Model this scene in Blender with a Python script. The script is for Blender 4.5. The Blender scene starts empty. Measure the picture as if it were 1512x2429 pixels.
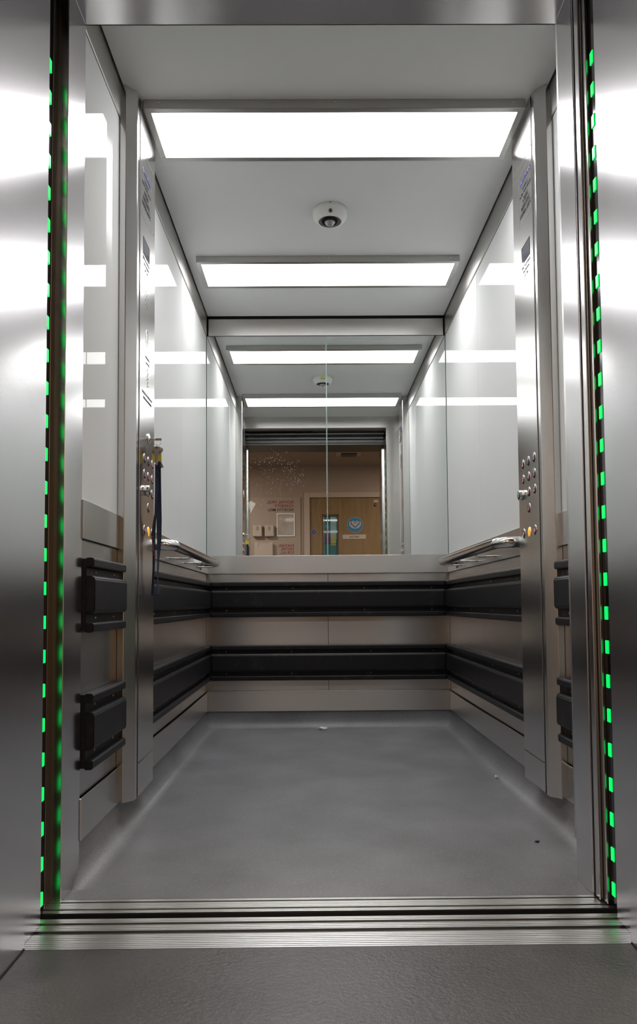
import bpy, bmesh, math, random
from mathutils import Vector, Matrix

random.seed(7)
scene = bpy.context.scene
COL = scene.collection
PI = math.pi

# ------------------------------------------------------------------ materials
def new_mat(name):
    m = bpy.data.materials.new(name)
    m.use_nodes = True
    return m, m.node_tree.nodes, m.node_tree.links, m.node_tree.nodes['Principled BSDF']

def plain(name, col, rough=.5, metal=0., spec=.5, emit=0., noise=0., nscale=20., bump=0., bscale=200., coat=0.):
    m, N, L, b = new_mat(name)
    b.inputs['Base Color'].default_value = (*col, 1)
    b.inputs['Roughness'].default_value = rough
    b.inputs['Metallic'].default_value = metal
    b.inputs['Specular IOR Level'].default_value = spec
    if coat: b.inputs['Coat Weight'].default_value = coat; b.inputs['Coat Roughness'].default_value = .03
    if emit:
        b.inputs['Emission Color'].default_value = (*col, 1)
        b.inputs['Emission Strength'].default_value = emit
    tc = N.new('ShaderNodeTexCoord')
    nz = N.new('ShaderNodeTexNoise'); nz.inputs['Scale'].default_value = nscale; nz.inputs['Detail'].default_value = 5
    L.new(tc.outputs['Object'], nz.inputs['Vector'])
    if noise:
        mr = N.new('ShaderNodeMapRange'); mr.inputs['To Min'].default_value = 1 - noise; mr.inputs['To Max'].default_value = 1 + noise
        L.new(nz.outputs['Fac'], mr.inputs['Value'])
        mx = N.new('ShaderNodeVectorMath'); mx.operation = 'SCALE'; mx.inputs[0].default_value = col
        L.new(mr.outputs['Result'], mx.inputs['Scale']); L.new(mx.outputs['Vector'], b.inputs['Base Color'])
    if bump:
        n2 = N.new('ShaderNodeTexNoise'); n2.inputs['Scale'].default_value = bscale; n2.inputs['Detail'].default_value = 3
        L.new(tc.outputs['Object'], n2.inputs['Vector'])
        bp = N.new('ShaderNodeBump'); bp.inputs['Strength'].default_value = bump; bp.inputs['Distance'].default_value = .001
        L.new(n2.outputs['Fac'], bp.inputs['Height']); L.new(bp.outputs['Normal'], b.inputs['Normal'])
    return m

def steel(name, col=(.62, .61, .595), rough=.2, grain=(900, 900, 6), bump=.012, aniso=0., spread=(0, 0, 1)):
    """brushed stainless steel: fine streaks along one axis in roughness, tone and a very small bump"""
    m, N, L, b = new_mat(name)
    b.inputs['Metallic'].default_value = 1
    tc = N.new('ShaderNodeTexCoord'); mp = N.new('ShaderNodeMapping')
    mp.inputs['Scale'].default_value = grain
    L.new(tc.outputs['Object'], mp.inputs['Vector'])
    nz = N.new('ShaderNodeTexNoise'); nz.inputs['Scale'].default_value = 1; nz.inputs['Detail'].default_value = 3
    L.new(mp.outputs['Vector'], nz.inputs['Vector'])
    big = N.new('ShaderNodeTexNoise'); big.inputs['Scale'].default_value = 3.; big.inputs['Detail'].default_value = 6
    L.new(tc.outputs['Object'], big.inputs['Vector'])
    ad = N.new('ShaderNodeMath'); ad.operation = 'ADD'
    L.new(nz.outputs['Fac'], ad.inputs[0]); L.new(big.outputs['Fac'], ad.inputs[1])
    mr = N.new('ShaderNodeMapRange'); mr.inputs['From Max'].default_value = 2
    mr.inputs['To Min'].default_value = rough * .95; mr.inputs['To Max'].default_value = rough * 1.05
    L.new(ad.outputs['Value'], mr.inputs['Value']); L.new(mr.outputs['Result'], b.inputs['Roughness'])
    mc = N.new('ShaderNodeMapRange'); mc.inputs['From Max'].default_value = 2
    mc.inputs['To Min'].default_value = .95; mc.inputs['To Max'].default_value = 1.05
    L.new(ad.outputs['Value'], mc.inputs['Value'])
    mx = N.new('ShaderNodeVectorMath'); mx.operation = 'SCALE'; mx.inputs[0].default_value = col
    L.new(mc.outputs['Result'], mx.inputs['Scale']); L.new(mx.outputs['Vector'], b.inputs['Base Color'])
    bp = N.new('ShaderNodeBump'); bp.inputs['Strength'].default_value = bump; bp.inputs['Distance'].default_value = .0006
    L.new(nz.outputs['Fac'], bp.inputs['Height'])
    if bump: L.new(bp.outputs['Normal'], b.inputs['Normal'])
    if aniso:
        b.inputs['Anisotropic'].default_value = aniso
        tg = N.new('ShaderNodeCombineXYZ'); tg.inputs[0].default_value, tg.inputs[1].default_value, tg.inputs[2].default_value = spread
        L.new(tg.outputs['Vector'], b.inputs['Tangent'])
    return m

def vinyl(name, col, rough, fleck, bump=.25, bscale=260):
    """speckled safety vinyl: dark base, mottling, sparse bright flecks"""
    m, N, L, b = new_mat(name)
    tc = N.new('ShaderNodeTexCoord')
    n1 = N.new('ShaderNodeTexNoise'); n1.inputs['Scale'].default_value = 4; n1.inputs['Detail'].default_value = 6
    n2 = N.new('ShaderNodeTexNoise'); n2.inputs['Scale'].default_value = 420; n2.inputs['Detail'].default_value = 2
    vo = N.new('ShaderNodeTexVoronoi'); vo.inputs['Scale'].default_value = 260
    for n in (n1, n2, vo): L.new(tc.outputs['Object'], n.inputs['Vector'])
    r1 = N.new('ShaderNodeMapRange'); r1.inputs['From Min'].default_value = .3; r1.inputs['From Max'].default_value = .7
    r1.inputs['To Min'].default_value = .8; r1.inputs['To Max'].default_value = 1.2
    L.new(n1.outputs['Fac'], r1.inputs['Value'])
    r2 = N.new('ShaderNodeMapRange'); r2.inputs['From Min'].default_value = .3; r2.inputs['From Max'].default_value = .7
    r2.inputs['To Min'].default_value = .75; r2.inputs['To Max'].default_value = 1.25
    L.new(n2.outputs['Fac'], r2.inputs['Value'])
    mu = N.new('ShaderNodeMath'); mu.operation = 'MULTIPLY'
    L.new(r1.outputs['Result'], mu.inputs[0]); L.new(r2.outputs['Result'], mu.inputs[1])
    mx = N.new('ShaderNodeVectorMath'); mx.operation = 'SCALE'; mx.inputs[0].default_value = col
    L.new(mu.outputs['Value'], mx.inputs['Scale'])
    lt = N.new('ShaderNodeMath'); lt.operation = 'LESS_THAN'; lt.inputs[1].default_value = .17
    L.new(vo.outputs['Distance'], lt.inputs[0])
    sep = N.new('ShaderNodeSeparateColor'); L.new(vo.outputs['Color'], sep.inputs['Color'])
    gt = N.new('ShaderNodeMath'); gt.operation = 'GREATER_THAN'; gt.inputs[1].default_value = .5
    L.new(sep.outputs['Red'], gt.inputs[0])
    ml = N.new('ShaderNodeMath'); ml.operation = 'MULTIPLY'; L.new(lt.outputs['Value'], ml.inputs[0]); L.new(gt.outputs['Value'], ml.inputs[1])
    mi = N.new('ShaderNodeMix'); mi.data_type = 'RGBA'
    L.new(ml.outputs['Value'], mi.inputs['Factor']); L.new(mx.outputs['Vector'], mi.inputs['A'])
    mi.inputs['B'].default_value = (*fleck, 1)
    L.new(mi.outputs['Result'], b.inputs['Base Color'])
    b.inputs['Roughness'].default_value = rough
    n3 = N.new('ShaderNodeTexNoise'); n3.inputs['Scale'].default_value = bscale; n3.inputs['Detail'].default_value = 4
    L.new(tc.outputs['Object'], n3.inputs['Vector'])
    bp = N.new('ShaderNodeBump'); bp.inputs['Strength'].default_value = bump; bp.inputs['Distance'].default_value = .002
    L.new(n3.outputs['Fac'], bp.inputs['Height']); L.new(bp.outputs['Normal'], b.inputs['Normal'])
    return m

def rubber(name):
    m, N, L, b = new_mat(name)
    tc = N.new('ShaderNodeTexCoord')
    n1 = N.new('ShaderNodeTexNoise'); n1.inputs['Scale'].default_value = 14; n1.inputs['Detail'].default_value = 9; n1.inputs['Roughness'].default_value = .7
    L.new(tc.outputs['Object'], n1.inputs['Vector'])
    cr = N.new('ShaderNodeValToRGB')
    cr.color_ramp.elements[0].position = .56; cr.color_ramp.elements[0].color = (.009, .009, .011, 1)
    cr.color_ramp.elements[1].position = .8; cr.color_ramp.elements[1].color = (.035, .036, .04, 1)
    L.new(n1.outputs['Fac'], cr.inputs['Fac']); L.new(cr.outputs['Color'], b.inputs['Base Color'])
    b.inputs['Roughness'].default_value = .42
    b.inputs['Specular IOR Level'].default_value = .32
    n2 = N.new('ShaderNodeTexNoise'); n2.inputs['Scale'].default_value = 30
    L.new(tc.outputs['Object'], n2.inputs['Vector'])
    bp = N.new('ShaderNodeBump'); bp.inputs['Strength'].default_value = .08; bp.inputs['Distance'].default_value = .002
    L.new(n2.outputs['Fac'], bp.inputs['Height']); L.new(bp.outputs['Normal'], b.inputs['Normal'])
    return m

def wood(name):
    m, N, L, b = new_mat(name)
    tc = N.new('ShaderNodeTexCoord'); mp = N.new('ShaderNodeMapping'); mp.inputs['Scale'].default_value = (14, 14, 1.2)
    L.new(tc.outputs['Object'], mp.inputs['Vector'])
    n1 = N.new('ShaderNodeTexNoise'); n1.inputs['Scale'].default_value = 2; n1.inputs['Detail'].default_value = 5
    L.new(mp.outputs['Vector'], n1.inputs['Vector'])
    cr = N.new('ShaderNodeValToRGB')
    cr.color_ramp.elements[0].position = .3; cr.color_ramp.elements[0].color = (.20, .125, .05, 1)
    cr.color_ramp.elements[1].position = .7; cr.color_ramp.elements[1].color = (.25, .16, .07, 1)
    L.new(n1.outputs['Fac'], cr.inputs['Fac']); L.new(cr.outputs['Color'], b.inputs['Base Color'])
    b.inputs['Roughness'].default_value = .4
    return m

M = {}
M['jamb'] = steel('brushed_jamb_steel', (.72, .706, .714), .185, (8, 8, 700), 0., .7)
M['soffit'] = steel('brushed_soffit_steel', (.90, .885, .89), .22, (8, 300, 300), 0., .6, (0, 1, 0))
M['steel'] = steel('brushed_wall_steel', (.61, .597, .58), .26, (6, 6, 500), 0., .9)
M['band'] = steel('brushed_band_steel', (.62, .608, .585), .30, (6, 6, 500), 0., .85)
M['column'] = steel('brushed_column_steel', (.66, .648, .632), .19, (8, 8, 700), 0., .75)
M['polished'] = steel('polished_tube_steel', (.66, .655, .64), .16, (40, 300, 40), .004)
M['frame'] = steel('satin_light_frame_steel', (.52, .51, .49), .34, (8, 500, 500), .004)
M['alu'] = steel('ribbed_sill_aluminium', (.82, .81, .80), .30, (8, 600, 600), 0.)
def groove_tone(m, zlim):
    """darker grey in the grooves: everything below the crests takes one flat tone"""
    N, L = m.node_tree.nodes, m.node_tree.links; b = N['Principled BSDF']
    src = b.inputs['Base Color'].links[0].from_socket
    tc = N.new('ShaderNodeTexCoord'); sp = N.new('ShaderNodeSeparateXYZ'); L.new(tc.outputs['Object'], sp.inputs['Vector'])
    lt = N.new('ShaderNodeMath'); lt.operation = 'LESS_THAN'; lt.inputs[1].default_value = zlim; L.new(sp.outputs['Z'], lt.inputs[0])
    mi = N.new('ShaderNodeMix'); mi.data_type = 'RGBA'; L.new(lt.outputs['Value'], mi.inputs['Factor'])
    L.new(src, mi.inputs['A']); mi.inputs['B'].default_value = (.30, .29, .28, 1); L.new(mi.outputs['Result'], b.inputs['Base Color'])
groove_tone(M['alu'], .0288)
M['chrome'] = plain('chrome', (.8, .8, .8), .08, 1)
M['edge'] = steel('dark_door_edge_steel', (.42, .38, .335), .22, (8, 8, 500), 0., .8)
M['dark_steel'] = steel('dull_door_gear_steel', (.12, .12, .115), .45, (8, 500, 500), .01)
M['mirror'] = plain('silvered_mirror', (.81, .828, .815), 0.0, 1)
M['glass_edge'] = plain('polished_glass_edge', (.45, .60, .56), .1, 0, .6)
def painted_glass(name, col, k):
    m, N, L, b = new_mat(name)
    N.remove(b)
    df = N.new('ShaderNodeBsdfDiffuse'); gl = N.new('ShaderNodeBsdfGlossy'); gl.inputs['Roughness'].default_value = .012
    tc = N.new('ShaderNodeTexCoord'); nz = N.new('ShaderNodeTexNoise'); nz.inputs['Scale'].default_value = 1.5
    L.new(tc.outputs['Object'], nz.inputs['Vector'])
    mr = N.new('ShaderNodeMapRange'); mr.inputs['To Min'].default_value = .97; mr.inputs['To Max'].default_value = 1.03
    L.new(nz.outputs['Fac'], mr.inputs['Value'])
    mx = N.new('ShaderNodeVectorMath'); mx.operation = 'SCALE'; mx.inputs[0].default_value = col
    L.new(mr.outputs['Result'], mx.inputs['Scale']); L.new(mx.outputs['Vector'], df.inputs['Color'])
    fr = N.new('ShaderNodeFresnel'); fr.inputs['IOR'].default_value = 1.45
    mu = N.new('ShaderNodeMath'); mu.operation = 'MULTIPLY'; mu.inputs[1].default_value = k
    L.new(fr.outputs['Fac'], mu.inputs[0])
    mi = N.new('ShaderNodeMixShader'); L.new(mu.outputs['Value'], mi.inputs['Fac']); L.new(df.outputs['BSDF'], mi.inputs[1]); L.new(gl.outputs['BSDF'], mi.inputs[2])
    L.new(mi.outputs['Shader'], N['Material Output'].inputs['Surface'])
    return m
M['panel'] = painted_glass('back_painted_glass', (.60, .617, .606), .27)
M['ceiling'] = plain('grey_ceiling_enamel', (.74, .75, .74), .55, 0, .3, noise=.02, nscale=2)
M['floor'] = vinyl('charcoal_speckled_vinyl', (.17, .17, .177), .42, (.55, .55, .58))
M['hall_floor'] = vinyl('dark_textured_vinyl', (.056, .0545, .053), .36, (.19, .155, .15), .5, 130)
M['rubber'] = rubber('black_rubber')
M['black'] = plain('matt_black', (.006, .006, .006), .5)
M['gloss_black'] = plain('gloss_black', (.004, .004, .005), .12)
M['gap'] = plain('dark_joint', (.012, .011, .010), .7)
M['light'] = plain('lit_diffuser', (1, .98, .995), .4, emit=9.)
M['led'] = plain('green_led', (.0, .86, .13), .3, emit=.62)
M['white'] = plain('white_plastic', (.80, .80, .78), .35, 0, .4)
M['white_flat'] = plain('white_paper', (.85, .85, .84), .7)
M['screen'] = plain('dark_lcd', (.10, .105, .125), .06)
M['ink_blue'] = plain('blue_ink', (.03, .04, .20), .5)
M['ink'] = plain('black_ink', (.015, .015, .015), .5)
M['ink_grey'] = plain('engraved_grey', (.09, .09, .09), .5)
M['plate'] = plain('etched_plate_line', (.28, .27, .26), .5, .3)
M['cap'] = plain('dark_button_cap', (.025, .023, .025), .25)
M['pink'] = plain('pale_red_numeral', (.75, .28, .33), .4, emit=.12)
M['pale'] = plain('pale_numeral', (.62, .56, .55), .4)
M['green_cap'] = plain('dark_green_cap', (.012, .045, .03), .25)
M['pale_green'] = plain('pale_green_numeral', (.36, .62, .48), .4)
M['amber'] = plain('amber_button', (.95, .52, .03), .3, emit=.35)
M['amber_dark'] = plain('orange_bell', (.95, .25, .02), .3, emit=.45)
M['key'] = plain('worn_nickel', (.46, .42, .35), .4, 1)
M['yellow'] = plain('yellow_tag', (.75, .62, .02), .35)
M['strap'] = plain('navy_strap', (.003, .012, .04), .65, bump=.3, bscale=900)
M['orange_ink'] = plain('orange_print', (.45, .12, .04), .6)
M['lens'] = plain('dark_lens', (.02, .02, .022), .05)
M['lens_glass'] = plain('clear_dome', (.35, .35, .37), .03, .4)
M['sticker'] = plain('yellow_sticker', (.72, .70, .03), .5)
M['crumb'] = plain('crumpled_paper', (.82, .81, .80), .8)
M['leaf'] = plain('dark_scrap', (.02, .018, .016), .8)
M['plaster'] = plain('beige_plaster', (.37, .295, .24), .8, noise=.03, nscale=3)
M['plaster_c'] = plain('beige_ceiling', (.33, .265, .205), .85)
M['arch'] = plain('cream_gloss_paint', (.46, .37, .31), .45)
M['board'] = plain('cream_board', (.38, .31, .255), .5)
M['white_warm'] = plain('off_white_plastic', (.48, .41, .36), .4)
M['wood'] = wood('oak_veneer')
M['wood_dark'] = plain('oak_bead', (.14, .07, .03), .45)
M['teal'] = plain('teal_glass', (.055, .17, .19), .008, 0, .8)
M['teal_light'] = plain('pale_teal_reflection', (.20, .36, .36), .04, 0, .8)
M['purple'] = plain('purple_view_patch', (.13, .06, .14), .04, 0, .8)
M['lime'] = plain('lime_view_patch', (.32, .34, .12), .04, 0, .8)
M['red_ink'] = plain('crimson_lettering', (.24, .02, .04), .5)
M['navy_ink'] = plain('navy_lettering', (.05, .02, .06), .5)
M['sign_blue'] = plain('sign_blue', (.03, .19, .36), .4)
M['safety_blue'] = plain('safety_blue', (.012, .05, .20), .4)
M['poster'] = plain('glossy_poster', (.40, .36, .32), .06, noise=.3, nscale=9)
M['splash'] = plain('dried_splash', (.34, .33, .30), .6)
M['pit'] = plain('shaft_dark', (.01, .01, .01), .9)

# ------------------------------------------------------------------ mesh builder (world coordinates)
class MB:
    def __init__(s): s.bm = bmesh.new()
    def _merge(s, b, smooth=False, mat=None):
        if mat is not None: b.transform(mat)
        for f in b.faces: f.smooth = smooth
        me = bpy.data.meshes.new('t'); b.to_mesh(me); b.free()
        s.bm.from_mesh(me); bpy.data.meshes.remove(me); return s
    def box(s, x0, x1, y0, y1, z0, z1, bev=0., seg=1):
        b = bmesh.new(); bmesh.ops.create_cube(b, size=1)
        b.transform(Matrix.Translation(((x0+x1)/2, (y0+y1)/2, (z0+z1)/2)) @ Matrix.Diagonal((abs(x1-x0), abs(y1-y0), abs(z1-z0), 1)))
        if bev: bmesh.ops.bevel(b, geom=list(b.edges), offset=bev, segments=seg, affect='EDGES', profile=.5)
        return s._merge(b, False)
    def prism(s, poly, fn, a, c, bev=0., smooth=False):
        """poly: 2D points, fn(u,v,w)->xyz, extruded w from a to c"""
        b = bmesh.new()
        A = [b.verts.new(fn(u, v, a)) for u, v in poly]; B = [b.verts.new(fn(u, v, c)) for u, v in poly]
        n = len(poly)
        b.faces.new(A[::-1]); b.faces.new(B)
        for i in range(n): b.faces.new((A[i], A[(i+1) % n], B[(i+1) % n], B[i]))
        bmesh.ops.recalc_face_normals(b, faces=list(b.faces))
        if bev: bmesh.ops.bevel(b, geom=list(b.edges), offset=bev, segments=1, affect='EDGES')
        return s._merge(b, smooth)
    def lathe(s, prof, mat=None, n=48, smooth=True, cap=True):
        b = bmesh.new(); rings = []
        for r, z in prof:
            if r < 1e-6: rings.append([b.verts.new((0, 0, z))])
            else: rings.append([b.verts.new((r*math.cos(2*PI*i/n), r*math.sin(2*PI*i/n), z)) for i in range(n)])
        for A, B in zip(rings, rings[1:]):
            for i in range(n):
                j = (i+1) % n
                if len(A) == 1 and len(B) == 1: continue
                if len(A) == 1: b.faces.new((A[0], B[i], B[j]))
                elif len(B) == 1: b.faces.new((A[i], A[j], B[0]))
                else: b.faces.new((A[i], A[j], B[j], B[i]))
        if cap:
            for R in (rings[0], rings[-1]):
                if len(R) > 1: b.faces.new(R)
        bmesh.ops.recalc_face_normals(b, faces=list(b.faces))
        return s._merge(b, smooth, mat)
    def tube(s, path, r, n=20, closed=False, smooth=True):
        b = bmesh.new(); P = [Vector(p) for p in path]; rings = []
        up = None
        for i, p in enumerate(P):
            if closed: t = (P[(i+1) % len(P)] - P[i-1]).normalized()
            elif i == 0: t = (P[1]-P[0]).normalized()
            elif i == len(P)-1: t = (P[-1]-P[-2]).normalized()
            else: t = ((P[i+1]-p).normalized() + (p-P[i-1]).normalized()).normalized()
            if up is None: up = t.orthogonal().normalized()
            up = (up - t*up.dot(t)).normalized(); q = t.cross(up)
            rings.append([b.verts.new(p + r*(math.cos(2*PI*k/n)*up + math.sin(2*PI*k/n)*q)) for k in range(n)])
        prs = list(zip(rings, rings[1:])) + ([(rings[-1], rings[0])] if closed else [])
        for A, B in prs:
            if closed and A is rings[-1]:
                off = min(range(n), key=lambda o: (A[0].co-B[o].co).length)
                for k in range(n): b.faces.new((A[k], A[(k+1) % n], B[(k+1+off) % n], B[(k+off) % n]))
            else:
                for k in range(n): b.faces.new((A[k], A[(k+1) % n], B[(k+1) % n], B[k]))
        if not closed: b.faces.new(rings[0][::-1]); b.faces.new(rings[-1])
        bmesh.ops.recalc_face_normals(b, faces=list(b.faces))
        return s._merge(b, smooth)
    def grid(s, rows, smooth=True):
        b = bmesh.new(); V = [[b.verts.new(p) for p in r] for r in rows]
        for A, B in zip(V, V[1:]):
            for i in range(len(A)-1): b.faces.new((A[i], A[i+1], B[i+1], B[i]))
        return s._merge(b, smooth)
    def disc(s, mat, r, n=24): return s.lathe([(r, 0), (r, .0004)], mat, n, False)
    def build(s, name, mat, parent=None, origin=None):
        me = bpy.data.meshes.new(name)
        if parent is not None: o = Vector(parent['_o'])
        elif origin is not None: o = Vector(origin)
        else:
            vs = [v.co for v in s.bm.verts]
            o = Vector(((min(v.x for v in vs)+max(v.x for v in vs))/2, (min(v.y for v in vs)+max(v.y for v in vs))/2, min(v.z for v in vs)))
        s.bm.transform(Matrix.Translation(-o)); s.bm.to_mesh(me); s.bm.free()
        if mat: me.materials.append(M[mat])
        ob = bpy.data.objects.new(name, me); COL.objects.link(ob)
        ob['_o'] = tuple(o)
        if parent is not None: ob.parent = parent
        else: ob.location = o
        return ob

def tag(o, label, cat, group=None, kind=None):
    o['label'] = label; o['category'] = cat
    if group: o['group'] = group
    if kind: o['kind'] = kind
    return o
def struct(o, label, cat): return tag(o, label, cat, None, 'structure')
def thing(name, loc, label, cat, group=None, kind=None):
    o = bpy.data.objects.new(name, None); COL.objects.link(o); o.location = loc; o['_o'] = tuple(loc)
    o.empty_display_size = .05
    return tag(o, label, cat, group, kind)
def B(*a, **k): return MB().box(*a, **k)

def frame(origin, xa, ya):
    xa = Vector(xa); ya = Vector(ya); za = xa.cross(ya)
    m = Matrix((xa, ya, za)).transposed().to_4x4(); m.translation = Vector(origin); return m

def text_mb(mb, body, h, F, x, y, width=None, align='CENTER', extrude=.0003, bold=0.):
    """lettering as real mesh: h = cap height, placed at (x, y) on plane frame F"""
    cu = bpy.data.curves.new('lettering', 'FONT'); cu.body = body; cu.size = h / .69
    cu.align_x = align; cu.align_y = 'BOTTOM_BASELINE'; cu.extrude = extrude; cu.offset = bold; cu.resolution_u = 3
    ob = bpy.data.objects.new('lettering', cu); COL.objects.link(ob)
    dg = bpy.context.evaluated_depsgraph_get()
    me = bpy.data.meshes.new_from_object(ob.evaluated_get(dg))
    sx = 1.
    if width and len(me.vertices):
        w = max(v.co.x for v in me.vertices) - min(v.co.x for v in me.vertices)
        sx = width / w
    me.transform(F @ Matrix.Translation((x, y, extrude)) @ Matrix.Diagonal((sx, 1, 1, 1)))
    mb.bm.from_mesh(me)
    bpy.data.objects.remove(ob); bpy.data.curves.remove(cu); bpy.data.meshes.remove(me)
    return mb
def poly_mb(mb, pts, F, t=.0006, z=0.):
    def fn(u, v, w): return F @ Vector((u, v, w))
    return mb.prism(pts, fn, z, z+t)

# ------------------------------------------------------------------ dimensions (metres; x across, y into the car, z up)
XL, XR, YB = -.70, .70, 2.357
ZC = 2.39
ZM0, ZM1 = .990, 2.276          # glass and mirror
ZB0 = .885                      # underside of steel band
ZS0, ZS1 = .100, .210           # skirting
YF = .115                       # inside face of the car front
SEAM = 1.557

# ------------------------------------------------------------------ car shell
def floor_mesh():
    prof = [(0, .102), (0, .062)] + [(.06 - .06*math.cos(a), .06 - .06*math.sin(a)) for a in [PI/2*i/10 for i in range(1, 11)]]
    bl, br, bb = XL + .002, XR - .002, YB - .002
    mb = MB(); rows = []
    y0, y1 = .060, YF+.004
    b = bmesh.new(); V = []
    for d, z in prof:
        V.append([b.verts.new(p) for p in [(bl+d, y0, 0), (bl+d, y1, z), (bl+d, bb-d, z), (br-d, bb-d, z), (br-d, y1, z), (br-d, y0, 0)]])
    for A, C in zip(V, V[1:]):
        for i in range(5): b.faces.new((A[i], C[i], C[i+1], A[i+1]))
    last = V[-1]
    b.faces.new((last[0], last[5], last[4], last[3], last[2], last[1]))
    f0, f1 = b.verts.new((bl-.03, 0, 0)), b.verts.new((br-.05, 0, 0)); f2, f3 = b.verts.new((br-.05, y0, 0)), b.verts.new((bl-.03, y0, 0))
    b.faces.new((f0, f1, f2, f3))
    bmesh.ops.recalc_face_normals(b, faces=list(b.faces))
    mb._merge(b, True)
    me = mb.build('floor', 'floor', origin=(0, 1.2, 0))
    if me.data.polygons[-1].normal.z < 0: me.data.flip_normals()
    # keep creases between the three coved runs
    me.data.set_sharp_from_angle(angle=math.radians(40))
    return struct(me, 'charcoal speckled vinyl floor of the lift car, coved up at the walls', 'floor')
floor_mesh()

c = struct(B(-.69, .69, .06, 2.34, ZC, ZC+.02).build('ceiling', 'ceiling'), 'plain grey enamelled ceiling of the lift car', 'ceiling')

def side_wall(name, s, lab):
    def bx(x0, x1, *a, **k): return B(min(s*x0, s*x1), max(s*x0, s*x1), *a, **k)
    w = struct(bx(.712, .76, .0, YB+.05, -.02, 2.46).build(name, 'gap'), lab, 'wall')
    for y0, y1 in ((YF, SEAM-.0008), (SEAM+.0008, YB-.0015)):
        bx(.70, .712, y0, y1, ZM0, ZM1, bev=.0008).build('glass_panel', 'panel', w)['label'] = 'glossy pale grey glass panel'
        bx(.70, .712, y0, y1, ZS1-.01, ZB0+.01, bev=.0008).build('steel_panel', 'steel', w)['label'] = 'brushed steel panel behind the bumper rails'
    return w
side_wall('wall_left', -1, 'side wall of the lift car on the side with the hanging keys')
side_wall('wall_right', 1, 'side wall of the lift car on the side without hanging keys')

wb = struct(B(-.76, .76, YB+.012, YB+.06, -.02, 2.46).build('wall_back', 'gap'), 'back wall of the lift car behind the mirrors', 'wall')
for x0, x1 in ((XL, -.0008), (.0008, XR)):
    B(x0, x1, YB, YB+.012, ZS1-.01, ZB0+.01, bev=.0008).build('steel_panel', 'steel', wb)

# front of the car: return on the wide side, thin return on the other, transom over the doorway
wf = struct(B(-.76, .76, -.02, YF-.004, 2.288, 2.46, bev=.001).build('wall_front', 'soffit'), 'steel front wall of the lift car around the doorway', 'wall')
B(.584, .76, -.010, YF-.02, .0, 2.288, bev=.0012).build('return_panel', 'jamb', wf)
B(.586, .76, YF-.0205, YF-.004, .10, 2.288, bev=.001).build('return_panel', 'band', wf)
B(-.76, -.695, -.0195, YF-.001, .0, 2.288, bev=.0012).build('return_panel', 'jamb', wf)
B(-.722, -.6965, -.0205, -.0195, .0, 2.262).build('return_edge', 'edge', wf)
B(-.76, .76, YF-.004, YF, 2.288, 2.39, bev=.001).build('transom_panel', 'band', wf)

# cornices, bands and skirtings
def trims():
    n = [0]
    def t(mb, mat, lab):
        n[0] += 1
        return struct(mb.build('trim_%d' % n[0], mat), lab, 'trim')
    side = {-1: 'on the side wall with the hanging keys', 1: 'on the side wall without keys'}
    for s in (-1, 1):
        def bx(x0, x1, *a, **k): return B(min(s*x0, s*x1), max(s*x0, s*x1), *a, **k)
        t(bx(.6955, .73, YF-.006, YB-.001, ZM1+.002, 2.42, bev=.0022), 'frame', 'narrow steel cornice under the ceiling ' + side[s])
        t(bx(.691, .712, YF, YB-.001, ZB0, ZM0, bev=.0012), 'band', 'plain steel band behind the handrail ' + side[s])
    t(B(-.688, .688, YB-.004, YB+.02, ZM1+.002, 2.378, bev=.0012), 'band', 'wide steel cornice above the two mirrors')
    t(B(-.691, .691, YB-.009, YB+.01, ZB0, ZM0-.001, bev=.0012), 'band', 'plain steel band below the two mirrors')
trims()
for s, nm, lab in ((-1, 'baseboard_left', 'steel skirting along the side wall with the hanging keys'), (1, 'baseboard_right', 'steel skirting along the side wall without keys')):
    x = sorted((s*.691, s*.712))
    struct(B(x[0], x[1], YF, YB-.001, ZS0, ZS1, bev=.0026).build(nm, 'steel'), lab, 'skirting')
struct(B(-.691, .691, YB-.009, YB+.01, ZS0, ZS1+.006, bev=.0014).build('baseboard_back', 'band'), 'steel skirting along the back wall above the coved floor', 'skirting')

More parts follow.
